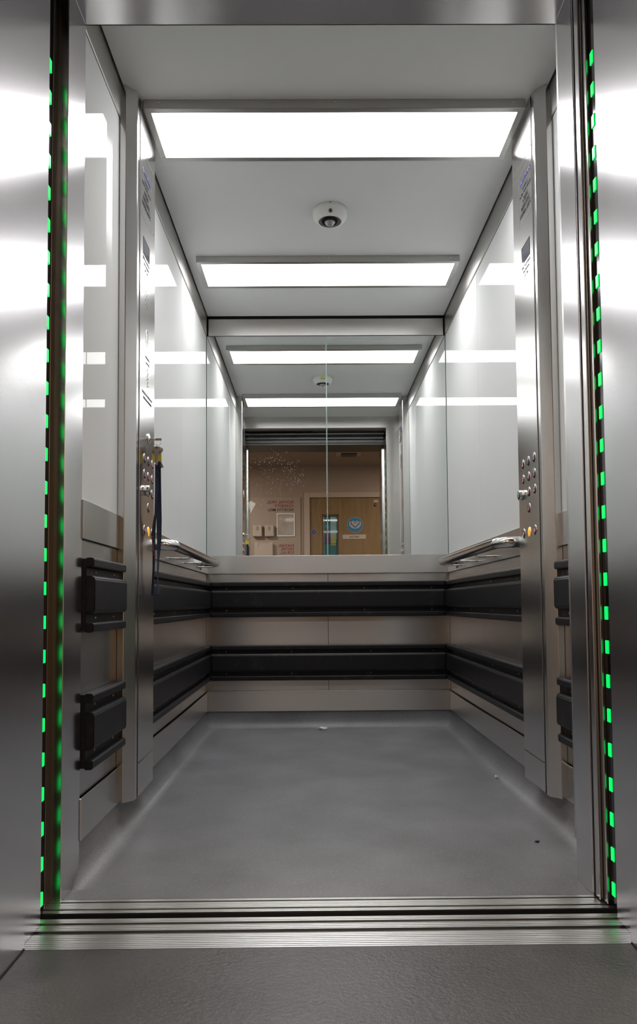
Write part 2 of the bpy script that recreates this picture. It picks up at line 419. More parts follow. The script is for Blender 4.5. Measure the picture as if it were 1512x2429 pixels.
# ------------------------------------------------------------------ mirrors
def mirror(x0, x1, lab):
    t = thing('wall_mirror', ((x0+x1)/2, YB, ZM0), lab, 'mirror', 'mirror panes on the back wall')
    B(x0+.0012, x1-.0012, YB+.0002, YB+.006, ZM0, ZM1).build('mirror_pane', 'mirror', t)
    for xe in (x0, x1-.0016):
        B(xe, xe+.0016, YB-.0006, YB+.006, ZM0, ZM1).build('polished_edge', 'glass_edge', t)
    return t
mA = mirror(-.697, -.001, 'mirror pane speckled with dried splashes, on the back wall')
mirror(.001, .697, 'clean mirror pane without splashes, on the back wall')
def splashes():
    mb = MB()
    def dot(x, z, r, e=1., a=0.):
        m = Matrix.Translation((x, YB-.0001, z)) @ Matrix.Rotation(PI/2, 4, 'X') @ Matrix.Rotation(a, 4, 'Z') @ Matrix.Diagonal((e, 1, 1, 1))
        mb.disc(m, r, 7)
    for k in range(240):
        a = random.uniform(-.15, PI+.25); r = random.gauss(.135, .026); 
        x, z = -.318 + 1.15*r*math.cos(a), 1.415 + 1.02*r*math.sin(a)
        if -.49 < x < -.1: dot(x, z, random.choice((.0005, .0007, .0009, .0013)), random.uniform(1, 2.6), random.uniform(0, PI))
    for k in range(70):
        dot(random.gauss(-.33, .05), random.uniform(1.27, 1.52), random.choice((.0006, .0009, .0012)), random.uniform(1, 2), random.uniform(0, PI))
    for k in range(60):
        dot(random.gauss(-.36, .03), random.uniform(1.17, 1.32), random.choice((.0006, .0009, .0013)), random.uniform(1, 2), random.uniform(0, PI))
    for k in range(30):
        dot(random.uniform(-.40, .32), random.uniform(1.12, 1.5), random.choice((.0006, .0009, .0013)), 1, 0)
    for x0, z0, z1 in ((-.385, 1.30, 1.20), (-.05, 1.35, 1.18), (-.27, 1.43, 1.30)):
        pts = [(x0 + .004*math.sin(9*i/12.), YB-.0003, z0 + (z1-z0)*i/12.) for i in range(13)]
        mb.tube(pts, .00022, 5)
    o = mb.build('splash_marks', 'splash', mA); o['kind'] = 'stuff'; o['label'] = 'pale dried splash marks'
splashes()

# ------------------------------------------------------------------ ceiling lights
def ceiling_light(y0, lab):
    y1 = y0 + .241
    t = thing('ceiling_light', (0, (y0+y1)/2, ZC), lab, 'light', 'ceiling lights of the lift car')
    x0, x1 = -.6185, .6137; f = .022; zb = 2.358
    mb = MB()
    mb.box(x0-f, x1+f, y0-f, y0, zb, ZC-.0005, bev=.0012).box(x0-f, x1+f, y1, y1+f, zb, ZC-.0005, bev=.0012)
    mb.box(x0-f, x0, y0, y1, zb, ZC-.0005, bev=.0012).box(x1, x1+f, y0, y1, zb, ZC-.0005, bev=.0012)
    fr = mb.build('light_frame', 'frame', t)
    for x in (x0+.03, 0., x1-.02):
        MB().lathe([(.0035, 0), (.0035, .0012), (.002, .0018)], Matrix.Translation((x, y0-f, 2.380)) @ Matrix.Rotation(PI/2, 4, 'X'), 12).build('screw', 'chrome', fr)
    B(x0-.001, x1+.001, y0-.001, y1+.001, 2.3635, 2.372).build('diffuser', 'light', t)['label'] = 'glowing white diffuser'
ceiling_light(.5635, 'long white ceiling light nearest the doorway, between the two control panels')
ceiling_light(1.637, 'long white ceiling light near the mirrors, behind the ceiling camera')

# ------------------------------------------------------------------ dome camera
def dome_camera():
    cx, cy = -.003, 1.222
    t = thing('security_camera', (cx, cy, ZC), 'white dome security camera on the ceiling between the two lights', 'camera')
    T = Matrix.Translation((cx, cy, ZC)) @ Matrix.Rotation(PI, 4, 'X')
    MB().lathe([(.0735, .0003), (.0735, .016), (.0715, .028), (.066, .037), (.058, .045), (.0505, .0485), (.0485, .0485), (.0475, .046)], T, 64).build('camera_housing', 'white', t)
    fp = MB().lathe([(.0478, .044), (.0478, .0472), (.030, .0495), (.0, .0500)], T, 56).build('face_plate', 'gloss_black', t)
    MB().lathe([(.0215*math.cos(a), .048 + .017*math.sin(a)) for a in [PI/2*i/10 for i in range(11)]], T, 40).build('lens_dome', 'lens_glass', fp)
    MB().lathe([(.022, .0485), (.0235, .0502), (.0215, .0512)], T, 40).build('lens_ring', 'dark_steel', fp)
    sc = MB()
    sc.lathe([(.008, 0), (.008, .002), (.0, .002)], Matrix.Translation((cx+.001, cy-.0665, ZC-.0352)) @ Matrix.Rotation(PI*.70, 4, 'X'), 20)
    sc.build('security_screw', 'dark_steel', t)
    B(cx-.002, cx+.002, cy-.0745, cy-.070, ZC-.005, ZC-.001).build('alignment_notch', 'black', t)
    # rear: sticker and vents (seen in the mirror)
    st = B(cx-.014, cx+.014, cy+.0700, cy+.0745, ZC-.026, ZC-.011, bev=.0005).build('warning_sticker', 'sticker', t); st['label'] = 'small yellow warning sticker'
    B(cx-.016, cx+.016, cy+.0705, cy+.0735, ZC-.030, ZC-.0285).build('label_strip', 'ink_grey', t)
    for s in (-1, 1):
        MB().box(-.007, .007, -.0025, .0025, -.003, .003).build('vent_slot', 'black', t).matrix_local = Matrix.Translation((s*.045, .042, -.038)) @ Matrix.Rotation(-s*.9, 4, 'Z')
dome_camera()

# ------------------------------------------------------------------ rubber bumper rails
def bumper(lab, z0, p0, p1, axis, wall, inward, nscrew, skew=0., group='rubber bumper rails', mit0=0, mit1=0, lipmat='rubber'):
    """axis 'x' or 'y': runs p0..p1 along it; wall = coordinate of the wall face; inward = +-1 direction away from the wall"""
    D1 = .030; SP = .010
    if axis == 'y': fn = lambda d, z, w: (wall + inward*d, w, z0+z)
    else: fn = lambda d, z, w: (w, wall + inward*d, z0+z)
    mid = (p0+p1)/2
    t = thing('bumper_rail', fn(.0, 0, mid), lab, 'bumper', group)
    def ends(d): return p0 + mit0*d, p1 - mit1*d
    def pr(poly, bev=.0025):
        mb = MB(); n = len(poly); b = bmesh.new()
        A = [b.verts.new(fn(d, z, p0 + mit0*d)) for d, z in poly]; C = [b.verts.new(fn(d, z, p1 - mit1*d)) for d, z in poly]
        b.faces.new(A); b.faces.new(C[::-1])
        for i in range(n): b.faces.new((A[i], A[(i+1) % n], C[(i+1) % n], C[i]))
        bmesh.ops.recalc_face_normals(b, faces=list(b.faces))
        bmesh.ops.bevel(b, geom=[e for e in b.edges], offset=bev, segments=2, affect='EDGES')
        return mb._merge(b)
    pr([(0, .004), (0, .197), (SP, .197), (SP, .004)], .0005).build('backing_strip', 'rubber', t)
    pr([(SP-.002, .175), (SP-.002, .200), (D1-.004, .200), (D1, .196), (D1, .177), (D1-.002, .175)], .0016).build('top_lip', 'rubber', t)
    pr([(SP-.002, .051), (SP-.002, .151), (D1-.003, .151), (D1+.003, .143), (D1+.003, .059), (D1-.003, .051)], .0025).build('pad', 'rubber', t)
    pr([(SP-.002, .000), (SP-.002, .025), (D1-.002, .025), (D1, .023), (D1, .004), (D1-.004, .000)], .0016).build('bottom_lip', 'rubber', t)
    for zz in (.163, .038):
        for q in nscrew:
            c = Vector(fn(SP, zz, q))
            nrm = Vector(fn(1, 0, 0)) - Vector(fn(0, 0, 0))
            m = Matrix.Translation(c) @ nrm.to_track_quat('Z', 'Y').to_matrix().to_4x4()
            MB().lathe([(.0036, -.001), (.0036, .0015), (.0018, .003)], m, 14).build('screw', 'key', t)
ZU, ZL = .637, .276
bx_ = (-.583, -.203, .208, .595)
bumper('upper black rubber bumper rail across the back wall below the mirrors', ZU, XL+.004, XR-.004, 'x', YB-.0005, -1, bx_, mit0=1, mit1=1)
bumper('lower black rubber bumper rail across the back wall above the skirting', ZL, XL+.004, XR-.004, 'x', YB-.0005, -1, (-.585, -.212, .242, .599), mit0=1, mit1=1)
for s, kw in ((-1, 'the key-side wall'), (1, 'the wall without keys')):
    for zz, ul in ((ZU, 'upper'), (ZL, 'lower')):
        bumper('long %s rubber bumper rail on %s, from control panel to back' % (ul, kw), zz, .7605, YB-.004, 'y', s*.7005, -s, (.95, 1.35, 1.75, 2.15), mit1=1)
        bumper('short %s rubber bumper rail on %s, between doorway and control panel' % (ul, kw), zz, .142 if s < 0 else .125, .4725, 'y', s*.7005, -s, (.22, .40))

# ------------------------------------------------------------------ handrails
def handrail(s, lab):
    z = .930; xi = .602; y0, y1 = .845, 2.085; R = .06; r = .0205
    t = thing('handrail', (s*.691, (y0+y1)/2, z-.05), lab, 'handrail', 'steel handrails on the side walls')
    path = [(.691, y0)]
    for a in [PI/2*i/8 for i in range(9)]: path.append((xi+R-R*math.sin(a), y0+R-R*math.cos(a)))
    for a in [PI/2*i/8 for i in range(9)]: path.append((xi+R-R*math.cos(a), y1-R+R*math.sin(a)))
    path.append((.691, y1))
    MB().tube([(s*x, y, z) for x, y in path], r, 28).build('tube', 'polished', t)
    for yy in (y0, y1):
        m = Matrix.Translation((s*.691, yy, z)) @ Matrix.Rotation(-s*PI/2, 4, 'Y')
        MB().lathe([(.034, 0), (.034, .003), (.032, .005), (.0205, .005)], m, 32).build('wall_rosette', 'polished', t)
    for yy in (1.25, 1.60, 1.95):
        MB().tube([(s*.691, yy, z-.024), (s*.632, yy, z-.026), (s*.614, yy, z-.026), (s*.605, yy, z-.023), (s*.602, yy, z-.015)], .0036, 12).build('bracket', 'polished', t)
handrail(-1, 'steel tube handrail on the wall beside the hanging keys')
handrail(1, 'steel tube handrail on the wall opposite the hanging keys')

# ------------------------------------------------------------------ control panels
def control_panel(s, lab):
    X = .648
    zb, ztj, zbj = .100, (2.244 if s < 0 else 2.228), (.207 if s < 0 else .198)
    y0, yf, y1 = .473, .504, .760
    t = thing('control_panel', (s*.699, (y0+y1)/2, zb), lab, 'control panel', 'full-height lift control panels')
    poly = [(.6995, y0), (.679, y0), (.6495, yf), (.6495, y1), (.6995, y1)]
    MB().prism([(s*x, y) for x, y in poly], lambda u, v, w: (u, v, w), zb, ZC-.001, bev=.0012).build('panel_housing', 'column', t)
    ya = .5415 if s < 0 else .536
    def bx(*a, **k): 
        x0, x1 = sorted((s*a[0], s*a[1])); return B(x0, x1, *a[2:], **k)
    bx(.6488, .650, ya-.0085, ya-.0005, zb+.002, ZC-.003).build('hinge_gap', 'gap', t)
    fp = bx(X, .651, ya, y1-.004, zbj+.0012, ztj-.002, bev=.0007).build('face_plate', 'column', t)
    bx(X, .651, ya, y1-.004, ztj+.0015, ZC-.004, bev=.0007).build('cover_plate', 'column', t)
    bx(X, .651, ya, y1-.004, zb+.003, zbj-.0010, bev=.0022).build('kick_plate', 'column', t)
    bx(.6485, .650, ya, y1-.004, ztj-.003, ztj+.003).build('joint', 'gap', t)
    # plane frame on the face: local x along reading direction, y up
    F = frame((s*(X-.0001), 0, 0), (0, 1, 0) if s < 0 else (0, -1, 0), (0, 0, 1))
    k = 1 if s < 0 else -1                        # local x = k*y
    def lx(y): return k*y
    # name plate
    pl = MB()
    ycn = .625 if s < 0 else .610
    a, b2, zt, z0 = lx(ycn)-.069, lx(ycn)+.069, (2.206 if s < 0 else 2.196), (2.010 if s < 0 else 2.014)
    for q in ([(a, z0), (b2, z0), (b2, z0+.0012), (a, z0+.0012)], [(a, zt-.0008), (b2, zt-.0008), (b2, zt), (a, zt)], [(a, z0), (a+.0008, z0), (a+.0008, zt), (a, zt)], [(b2-.0008, z0), (b2, z0), (b2, zt), (b2-.0008, zt)]):
        poly_mb(pl, q, F, .0003)
    nm = pl.build('name_plate', 'plate', fp)
    cx = lx(ycn)
    zz = zt
    lg = MB(); text_mb(lg, 'KLEEMANN', .0145, F, cx+.012, zz-.040, .092)
    poly_mb(lg, [(cx-.055, zz-.034), (cx-.047, zz-.022), (cx-.039, zz-.034), (cx-.047, zz-.046)], F, .0004)
    o = lg.build('plate_lettering', 'ink_blue', fp); o['label'] = 'blue maker lettering with diamond mark'
    tx = MB()
    text_mb(tx, '21 PERSONS', .0075, F, cx, zz-.064, .055)
    text_mb(tx, 'RATED LOAD 1600 KG', .0075, F, cx, zz-.081, .118)
    text_mb(tx, 'NORTH', .0150, F, cx, zz-.108, .054, bold=.0002)
    text_mb(tx, 'MIDDLESEX', .0150, F, cx, zz-.131, .090, bold=.0002)
    text_mb(tx, 'HOSPITAL LIFT C', .0150, F, cx, zz-.154, .118, bold=.0002)
    tx.build('plate_lettering', 'ink', fp)
    # display
    yd = .6265 if s < 0 else .617; zd0, zd1 = (1.888, 1.946) if s < 0 else (1.875, 1.936)
    dw = .0455; cxd = lx(yd)
    bz = MB()
    for q in ([(cxd-dw, zd1-.003), (cxd+dw, zd1-.003), (cxd+dw, zd1), (cxd-dw, zd1)], [(cxd-dw, zd0), (cxd+dw, zd0), (cxd+dw, zd0+.001), (cxd-dw, zd0+.001)],
              [(cxd-dw, zd0), (cxd-dw+.003, zd0), (cxd-dw+.003, zd1), (cxd-dw, zd1)], [(cxd+dw-.003, zd0), (cxd+dw, zd0), (cxd+dw, zd1), (cxd+dw-.003, zd1)]):
        poly_mb(bz, q, F, .0006)
    ds = poly_mb(MB(), [(cxd-dw, zd0), (cxd+dw, zd0), (cxd+dw, zd1), (cxd-dw, zd1)], F, .0003).build('display', 'screen', t)
    bz.build('display_bezel', 'gloss_black', ds)
    tx = MB()
    text_mb(tx, 'FIRE FIGHTING', .0105, F, cxd, zd0-.018, .096)
    text_mb(tx, 'EVACUATION', .0105, F, cxd, zd0-.035, .070)
    text_mb(tx, 'LIFT 07', .0105, F, cxd, zd0-.052, .044)
    tx.build('engraved_lettering', 'ink_grey', fp)
    # pilot hole
    def at(y, z, d=0.): return F @ Matrix.Translation((lx(y), z, d))
    if s > 0: MB().disc(at(.536+.012, 1.243), .0022, 12).build('pin_hole', 'black', fp); MB().disc(at(.536+.012, 2.12), .0022, 12).build('pin_hole', 'black', fp)
    else:
        MB().disc(at(.735, 2.03), .0022, 12).build('pin_hole', 'black', fp)
        h = MB()
        for i, (dy, dz) in enumerate([(0, .030), (-.012, .020), (.012, .020), (-.02, .008), (.02, .008), (0, .010), (-.010, -.002), (.010, -.002), (-.02, -.012), (.02, -.012), (0, -.014), (.010, -.024), (-.010, -.024), (0, -.034)]):
            h.disc(at(.634+dy, 1.752+dz), .0018, 10)
        h.build('speaker_holes', 'black', fp)
        e = MB(); e.tube([(at(.641 + .017*math.cos(a), 1.617+.03*math.sin(a)).translation) for a in [2*PI*i/24 for i in range(24)]], .0007, 6, closed=True)
        e.tube([at(.641-.012, 1.60).translation, at(.641-.006, 1.607).translation, at(.641-.004, 1.63).translation, at(.641+.004, 1.63).translation, at(.641+.006, 1.607).translation, at(.641+.012, 1.60).translation], .0007, 6)
        e.build('engraved_bell_symbol', 'chrome', fp)
        tx = MB()
        text_mb(tx, 'EMERGENCY', .0085, F, lx(.650), 1.545, .062); text_mb(tx, 'LIGHT', .0085, F, lx(.650), 1.527, .050)
        tx.build('engraved_lettering', 'ink_grey', fp); tx = MB()
        text_mb(tx, 'IN CASE OF EMERGENCY', .0085, F, lx(.650), 1.415, .150); text_mb(tx, 'PRESS ALARM BUTTON', .0085, F, lx(.650), 1.398, .118)
        tx.build('engraved_lettering', 'ink_grey', fp)
        h = MB()
        for dy, dz in [(0, .028), (-.008, .02), (.008, .016), (0, .008), (-.006, .0), (.008, -.004), (-.008, -.012), (.004, -.016), (-.002, -.024), (.010, -.030), (-.006, -.034)]:
            h.disc(at(.651+dy, 1.487+dz), .0026, 10)
        h.build('speaker_holes', 'black', fp)
    # buttons
    if s < 0: ys = (.612, .668, .727); rows = (1.199, 1.146, 1.094, 1.040); zbtm = .959
    else: ys = (.700, .638, .576); rows = (1.187, 1.134, 1.082, 1.027); zbtm = .947
    def button(y, z, txt, capm='cap', nm='pink', raised=False, sym=None, lab=None):
        d = .013 if raised else .0
        bt = MB().lathe([(.0175, 0), (.0175, .0003+d), (.0168, .0009+d), (.0160, .0009+d), (.0158, .0003+d)], at(y, z), 32).build('button', 'chrome', t)
        bt['label'] = lab or 'round lift button marked %s' % txt
        MB().lathe([(.0159, .0003), (.0159, .0010+d), (.0, .0013+d)], at(y, z), 32).build('button_cap', capm, bt)
        mb = MB(); Fb = F @ Matrix.Translation((lx(y), z, .0015+d))
        if sym is None: text_mb(mb, txt, .0135, Fb, 0, -.00675, None, extrude=.0004, bold=.0004)
        elif sym == 'open':
            poly_mb(mb, [(-.009, 0), (-.002, .006), (-.002, -.006)], Fb); poly_mb(mb, [(.009, 0), (.002, -.006), (.002, .006)], Fb)
        elif sym == 'close':
            poly_mb(mb, [(-.001, 0), (-.008, -.006), (-.008, .006)], Fb); poly_mb(mb, [(.001, 0), (.008, .006), (.008, -.006)], Fb); poly_mb(mb, [(-.0006, -.008), (.0006, -.008), (.0006, .008), (-.0006, .008)], Fb)
        elif sym == 'bell':
            poly_mb(mb, [(-.007, -.005), (-.004, -.001), (-.003, .005), (0, .008), (.003, .005), (.004, -.001), (.007, -.005)], Fb); poly_mb(mb, [(-.002, -.0065), (.002, -.0065), (.001, -.008), (-.001, -.008)], Fb)
        mb.build('button_symbol', nm, bt)
    for r_, (z, ns) in enumerate(zip(rows, ('678', '345', '012'))):
        for y, n in zip(ys, ns):
            if n == '0': button(y + (.018 if s < 0 else .012), z, '0', 'green_cap', 'pale_green', True, lab='raised green-ringed exit button marked 0')
            else: button(y, z, n, nm='pale' if n in '7' else 'pink')
    button(ys[1]+.003, rows[3], '-1')
    button(ys[0]+.006, zbtm, '', sym='open', lab='round door-open button')
    button(ys[1]+.004, zbtm, '', 'amber', 'amber_dark', sym='bell', lab='yellow alarm button')
    button(ys[2]+.005, zbtm, '', sym='close', lab='round door-close button')
    if s < 0:
        lk = MB().lathe([(.0175, 0), (.0175, .0025), (.0160, .0040), (.0085, .0045), (.008, .006)], at(.666, 1.278), 32).build('key_lock', 'chrome', t)
        MB().lathe([(.0062, .0045), (.0062, .0066)], at(.666, 1.278), 20).build('lock_core', 'key', lk)
    return F
control_panel(-1, 'full-height steel control panel with keys and a lanyard hanging from its lock')
control_panel(1, 'full-height steel control panel without any keys in it')

# ------------------------------------------------------------------ keys and lanyard
def keys():
    X0, y, z = -.648, .666, 1.278
    t = thing('key_bunch', (-.612, y, .742), 'bunch of keys with yellow tag and long navy lanyard hanging from the panel lock', 'keys')
    k = MB(); k.tube([(X0+.0068, y, z), (X0+.026, y, z+.0005)], .0022, 10); k.box(X0+.024, X0+.046, y-.0012, y+.0012, z-.006, z+.003, bev=.0008)
    k.build('lock_key', 'key', t)['label'] = 'key turned in the lock'
    cx = -.6165
    MB().tube([(cx + .0115*math.cos(a), y+.001*math.sin(a), 1.2665 + .0115*math.sin(a)) for a in [2*PI*i/32 for i in range(32)]], .0009, 8, closed=True).build('key_ring', 'chrome', t)
    MB().tube([(cx + .0035*math.cos(a) - .0005, y-.001, 1.2525 + .0065*math.sin(a)) for a in [2*PI*i/24 for i in range(24)]], .0011, 8, closed=True).build('split_link', 'chrome', t)
    # hanging key: broad head, slotted collar, toothed blade (faces the doorway)
    fn = lambda u, v, w: (cx - .002 + u, w, 1.217 + v)
    hk = MB()
    hk.prism([(-.016, .030), (-.012, .034), (.011, .034), (.0155, .029), (.0155, .016), (.012, .008), (.006, .003), (.006, -.004), (.0045, -.007), (.006, -.011), (.0042, -.015), (.0055, -.020), (.0045, -.025), (.001, -.032), (-.003, -.027), (-.006, -.020), (-.0065, .002), (-.012, .008), (-.016, .016)], fn, y-.0055, y-.0031, bev=.0004)
    kk = hk.build('key', 'key', t)
    sl = MB()
    for sx in (-1, 1):
        for dz in (.014, .011): sl.prism([(sx*.008, dz), (sx*.0155, dz+.002), (sx*.0155, dz+.0036), (sx*.008, dz+.0016)], fn, y-.0062, y-.0053)
    sl.disc(Matrix.Translation((cx-.002, y-.0056, 1.246)) @ Matrix.Rotation(PI/2, 4, 'X'), .0028, 14)
    sl.build('key_slots', 'ink', kk)
    MB().prism([(-.015, .012), (.016, .012), (.0165, -.018), (.010, -.021), (-.011, -.020), (-.0155, -.016)], fn, y-.0018, y+.0018, bev=.0008).build('key_tag', 'yellow', t)
    # second key behind, showing a round head and a tip
    k2 = MB()
    k2.prism([(.010+.011*math.cos(a), .024+.011*math.sin(a)) for a in [2*PI*i/20 for i in range(20)]], fn, y+.0022, y+.0042, bev=.0004)
    k2.prism([(.008, .016), (.014, .016), (.013, -.014), (.024, -.036), (.012, -.040), (.007, -.018)], fn, y+.0022, y+.0042, bev=.0004)
    k2.build('key', 'key', t)
    # strap: a flat band going down, round a bar at the bottom and up again
    def ribbon(name, pts, mat='strap'):
        rows = []
        for (x, yy, zz, w, ang) in pts:
            dx, dy = w/2*math.cos(ang), w/2*math.sin(ang)
            rows.append([(x-dx, yy-dy, zz), (x+dx, yy+dy, zz)])
        mb = MB(); b = bmesh.new(); TH = .0012
        V = [[b.verts.new(p) for p in r] for r in rows]
        for A, C in zip(V, V[1:]): b.faces.new((A[0], A[1], C[1], C[0]))
        bmesh.ops.recalc_face_normals(b, faces=list(b.faces))
        bmesh.ops.solidify(b, geom=list(b.faces), thickness=TH)
        mb._merge(b); return mb.build(name, mat, t)
    def lerp(pts, n=5):
        out = []
        for p, q in zip(pts, pts[1:]):
            for i in range(n):
                f = i/n; f = f*f*(3-2*f); out.append(tuple(a+(b-a)*f for a, b in zip(p, q)))
        out.append(pts[-1]); return out
    cl = B(cx-.006, cx+.012, y-.004, y+.004, 1.178, 1.200, bev=.002).build('strap_clip', 'strap', t)
    ribbon('strap', lerp([(cx+.002, y+.001, 1.190, .019, 0), (cx+.003, y, 1.10, .020, .1), (cx+.006, y, 1.00, .018, .35), (cx+.006, y+.002, .93, .016, .6), (cx+.003, y+.002, .865, .014, 1.3), (cx+.001, y, .80, .012, 1.5), (cx+.004, y, .746, .012, 1.4)]))
    s2 = ribbon('strap', lerp([(cx+.001, y-.003, 1.190, .017, 0), (cx-.002, y-.004, 1.10, .012, .6), (cx-.006, y-.003, 1.02, .009, 1.0), (cx-.013, y-.003, .95, .014, .45), (cx-.011, y-.003, .90, .010, .8), (cx-.012, y-.002, .83, .010, 1.1), (cx-.016, y-.001, .746, .010, .9)]))
    tx = MB(); Ft = frame((cx-.0122, y-.0075, .90), (0.18, 0, -.984), (.984, 0, .18))
    text_mb(tx, 'University', .0065, Ft, .0, .0, .085); tx.build('strap_lettering', 'orange_ink', s2)
    MB().box(cx-.020, cx+.011, y-.004, y+.004, .742, .746, bev=.001).build('strap_bar', 'strap', t)
keys()

# ------------------------------------------------------------------ light curtains on the door edges
LEDZ = [2.037 - .0797*i for i in range(26)]
def curtain(lab, x0, x1, y0, y1, lx0, lx1, ly0, ly1, dz, xb):
    t = thing('light_curtain', ((x0+x1)/2, (y0+y1)/2, .02), lab, 'light curtain', 'green door-edge light curtains')
    B(x0, x1, y0, y1, .012, 2.26, bev=.001).build('curtain_housing', 'gloss_black', t)
    for z in LEDZ:
        B(lx0, lx1, ly0, ly1, z+dz-.0155, z+dz+.0155, bev=.0009).build('led', 'led', t)
curtain('black light curtain with green lamps on the doorway edge without keys', .604, .635, -.119, -.0675, .6015, .606, -.0930, -.0770, .0, 0)
curtain('black light curtain with green lamps on the key-side doorway edge', -.760, -.7215, -.119, -.052, -.7230, -.7172, -.089, -.072, -.012, 0)

# ------------------------------------------------------------------ sliding car doors, parked in the pocket
def car_door(lab, x, y0, y1, x1=.76):
    t = thing('car_door', ((x+x1)/2, (y0+y1)/2, .004), lab, 'lift door', 'sliding lift door panels')
    B(x, x1, y0, y1, .004, 2.262, bev=.0014).build('door_panel', 'jamb', t)
    B(x+.0012, x1, y0-.0006, y0+.004, .004, 2.262).build('leading_edge', 'edge', t)['label'] = 'dark steel leading edge'
    B(x+.03, x1, y0+.006, y1-.006, 2.262, 2.285).build('door_hanger', 'dark_steel', t)
car_door('inner sliding steel lift door folded beside the panel without keys', .588, -.0415, -.0155)
car_door('outer sliding steel lift door with the black light curtain on its edge', .596, -.0660, -.0465)
t = thing('door_post', (-.74, -.036, 0), 'slim steel door slam post beside the key-side light curtain', 'door post')
B(-.76, -.722, -.0510, -.0205, .0, 2.262, bev=.0014).build('post_profile', 'edge', t)

# door gear over the doorway (seen in the mirror)
t = thing('door_gear', (0, -.06, 2.255), 'dark sliding door track over the lift doorway', 'door track')
B(-.08, .58, -.070, -.030, 2.2755, 2.2995, bev=.002).build('black_beam', 'black', t)
B(-.70, .58, -.115, -.100, 2.235, 2.262, bev=.002).build('track_rail', 'dark_steel', t)
B(-.70, .58, -.100, -.024, 2.262, 2.2752, bev=.002).build('track_rail', 'dark_steel', t)

# ------------------------------------------------------------------ sills
def ribbed(name, segs, x0, x1, lab, grooves, pitch=.0058):
    """ribbed aluminium: each ridge is a rounded bar on a base; grooves are wide sunken runs"""
    y0, y1 = segs
    pts = []
    y = y0
    def ing(v): return any(a <= v <= b for a, b in grooves)
    n = int(round((y1-y0)/.0007))
    for i in range(n+1):
        yy = y0 + (y1-y0)*i/n
        ph = ((yy-y0) % pitch)/pitch
        z = -.0002 if ph < .68 else -.0034
        for a, b in grooves:
            if a < yy < b: z = -.006
        pts.append((yy, z))
    poly = pts + [(y1, -.03), (y0, -.03)]
    o = MB().prism(poly, lambda u, v, w: (w, u, v), x0, x1).build(name, 'alu')
    return struct(o, lab, 'sill')
ribbed('door_sill', (-.0765, -.0005), -.745, .64, 'ribbed aluminium sill on the edge of the lift car', [(-.018, -.0130), (-.0615, -.0535)])
ribbed('door_sill', (-.2500, -.1070), -.77, .70, 'wider ribbed aluminium landing sill in front of the black gap', [(-.1395, -.1275), (-.1830, -.1670)], .0082)
struct(MB().box(-.78, .72, -.32, .02, -.32, -.30).box(-.745, .64, -.0785, -.0768, -.09, -.0022).build('floor_shaft_pit', 'pit'), 'dark shaft gap between the two sills', 'shaft')  # black sheet added over the car sill's front face keeps the gap dark

# ------------------------------------------------------------------ landing: jambs, lintel, walls, floor
YL = -.45
ja = struct(B(-.83, -.6985, -.244, -.137, 0, 2.188, bev=.0012).build('door_jamb', 'jamb'), 'brushed steel landing jamb on the key side of the doorway', 'door jamb')
B(-.83, -.6900, YL, -.2455, 0, 2.188, bev=.0012).build('jamb_lining', 'jamb', ja)
B(-.6899, -.6880, YL, -.2505, -.0005, .002).build('floor_seal', 'gap', ja)
ja = struct(B(.5880, .83, -.244, -.137, 0, 2.188, bev=.0012).build('door_jamb', 'jamb'), 'brushed steel landing jamb on the doorway side without keys', 'door jamb')
B(.5700, .83, YL, -.2455, 0, 2.188, bev=.0012).build('jamb_lining', 'jamb', ja)
B(.5680, .5699, YL, -.2505, -.0005, .002).build('floor_seal', 'gap', ja)
li = struct(B(-.83, .83, YL, -.137, 2.190, 2.32, bev=.0012).build('door_lintel', 'dark_steel'), 'steel lintel over the landing doorway', 'lintel')
B(-.83, .83, -.1365, -.124, 2.205, 2.235, bev=.002).build('lintel_rail', 'dark_steel', li)
lw = struct(B(-2.6, -.83, YL, -.30, -.02, 2.60).build('wall_landing', 'plaster'), 'beige corridor wall around the lift doorway', 'wall')
B(.83, 2.6, YL, -.30, -.02, 2.60).build('wall_panel', 'plaster', lw)
B(-.83, .83, YL, -.30, 2.32, 2.60).build('wall_panel', 'plaster', lw)
YW = -2.90
struct(B(-2.6, 2.6, YW, -.2505, -.02, -.0008).build('floor_landing', 'hall_floor'), 'dark textured vinyl floor of the landing in front of the lift', 'floor')
struct(B(-2.6, 2.6, YW, YL, 2.522, 2.56).build('ceiling_corridor', 'plaster_c'), 'beige corridor ceiling seen in the mirror', 'ceiling')
for s, nm in ((-1, 'wall_corridor_west'), (1, 'wall_corridor_east')):
    struct(B(s*2.6-.05, s*2.6+.05, YW, YL, -.02, 2.56).build(nm, 'plaster'), 'beige end wall of the corridor, ' + ('beyond the notice board' if s < 0 else 'beyond the oak door'), 'wall')
cw = struct(B(-2.6, -.20, YW-.08, YW, -.02, 2.56).build('wall_corridor', 'plaster'), 'beige corridor wall facing the lift, seen in the mirror', 'wall')
struct(B(1.00, 2.6, YW-.08, YW, -.02, 2.56).build('wall_corridor_beyond', 'plaster'), 'beige corridor wall on the hinge side of the oak door', 'wall')
struct(B(-.20, 1.00, YW-.08, YW, 2.182, 2.56).build('wall_corridor_above', 'plaster'), 'beige corridor wall above the oak door', 'wall')
FW = frame((0, YW, 0), (-1, 0, 0), (0, 0, 1))
def wframe(d): return frame((0, YW+d, 0), (-1, 0, 0), (0, 0, 1))

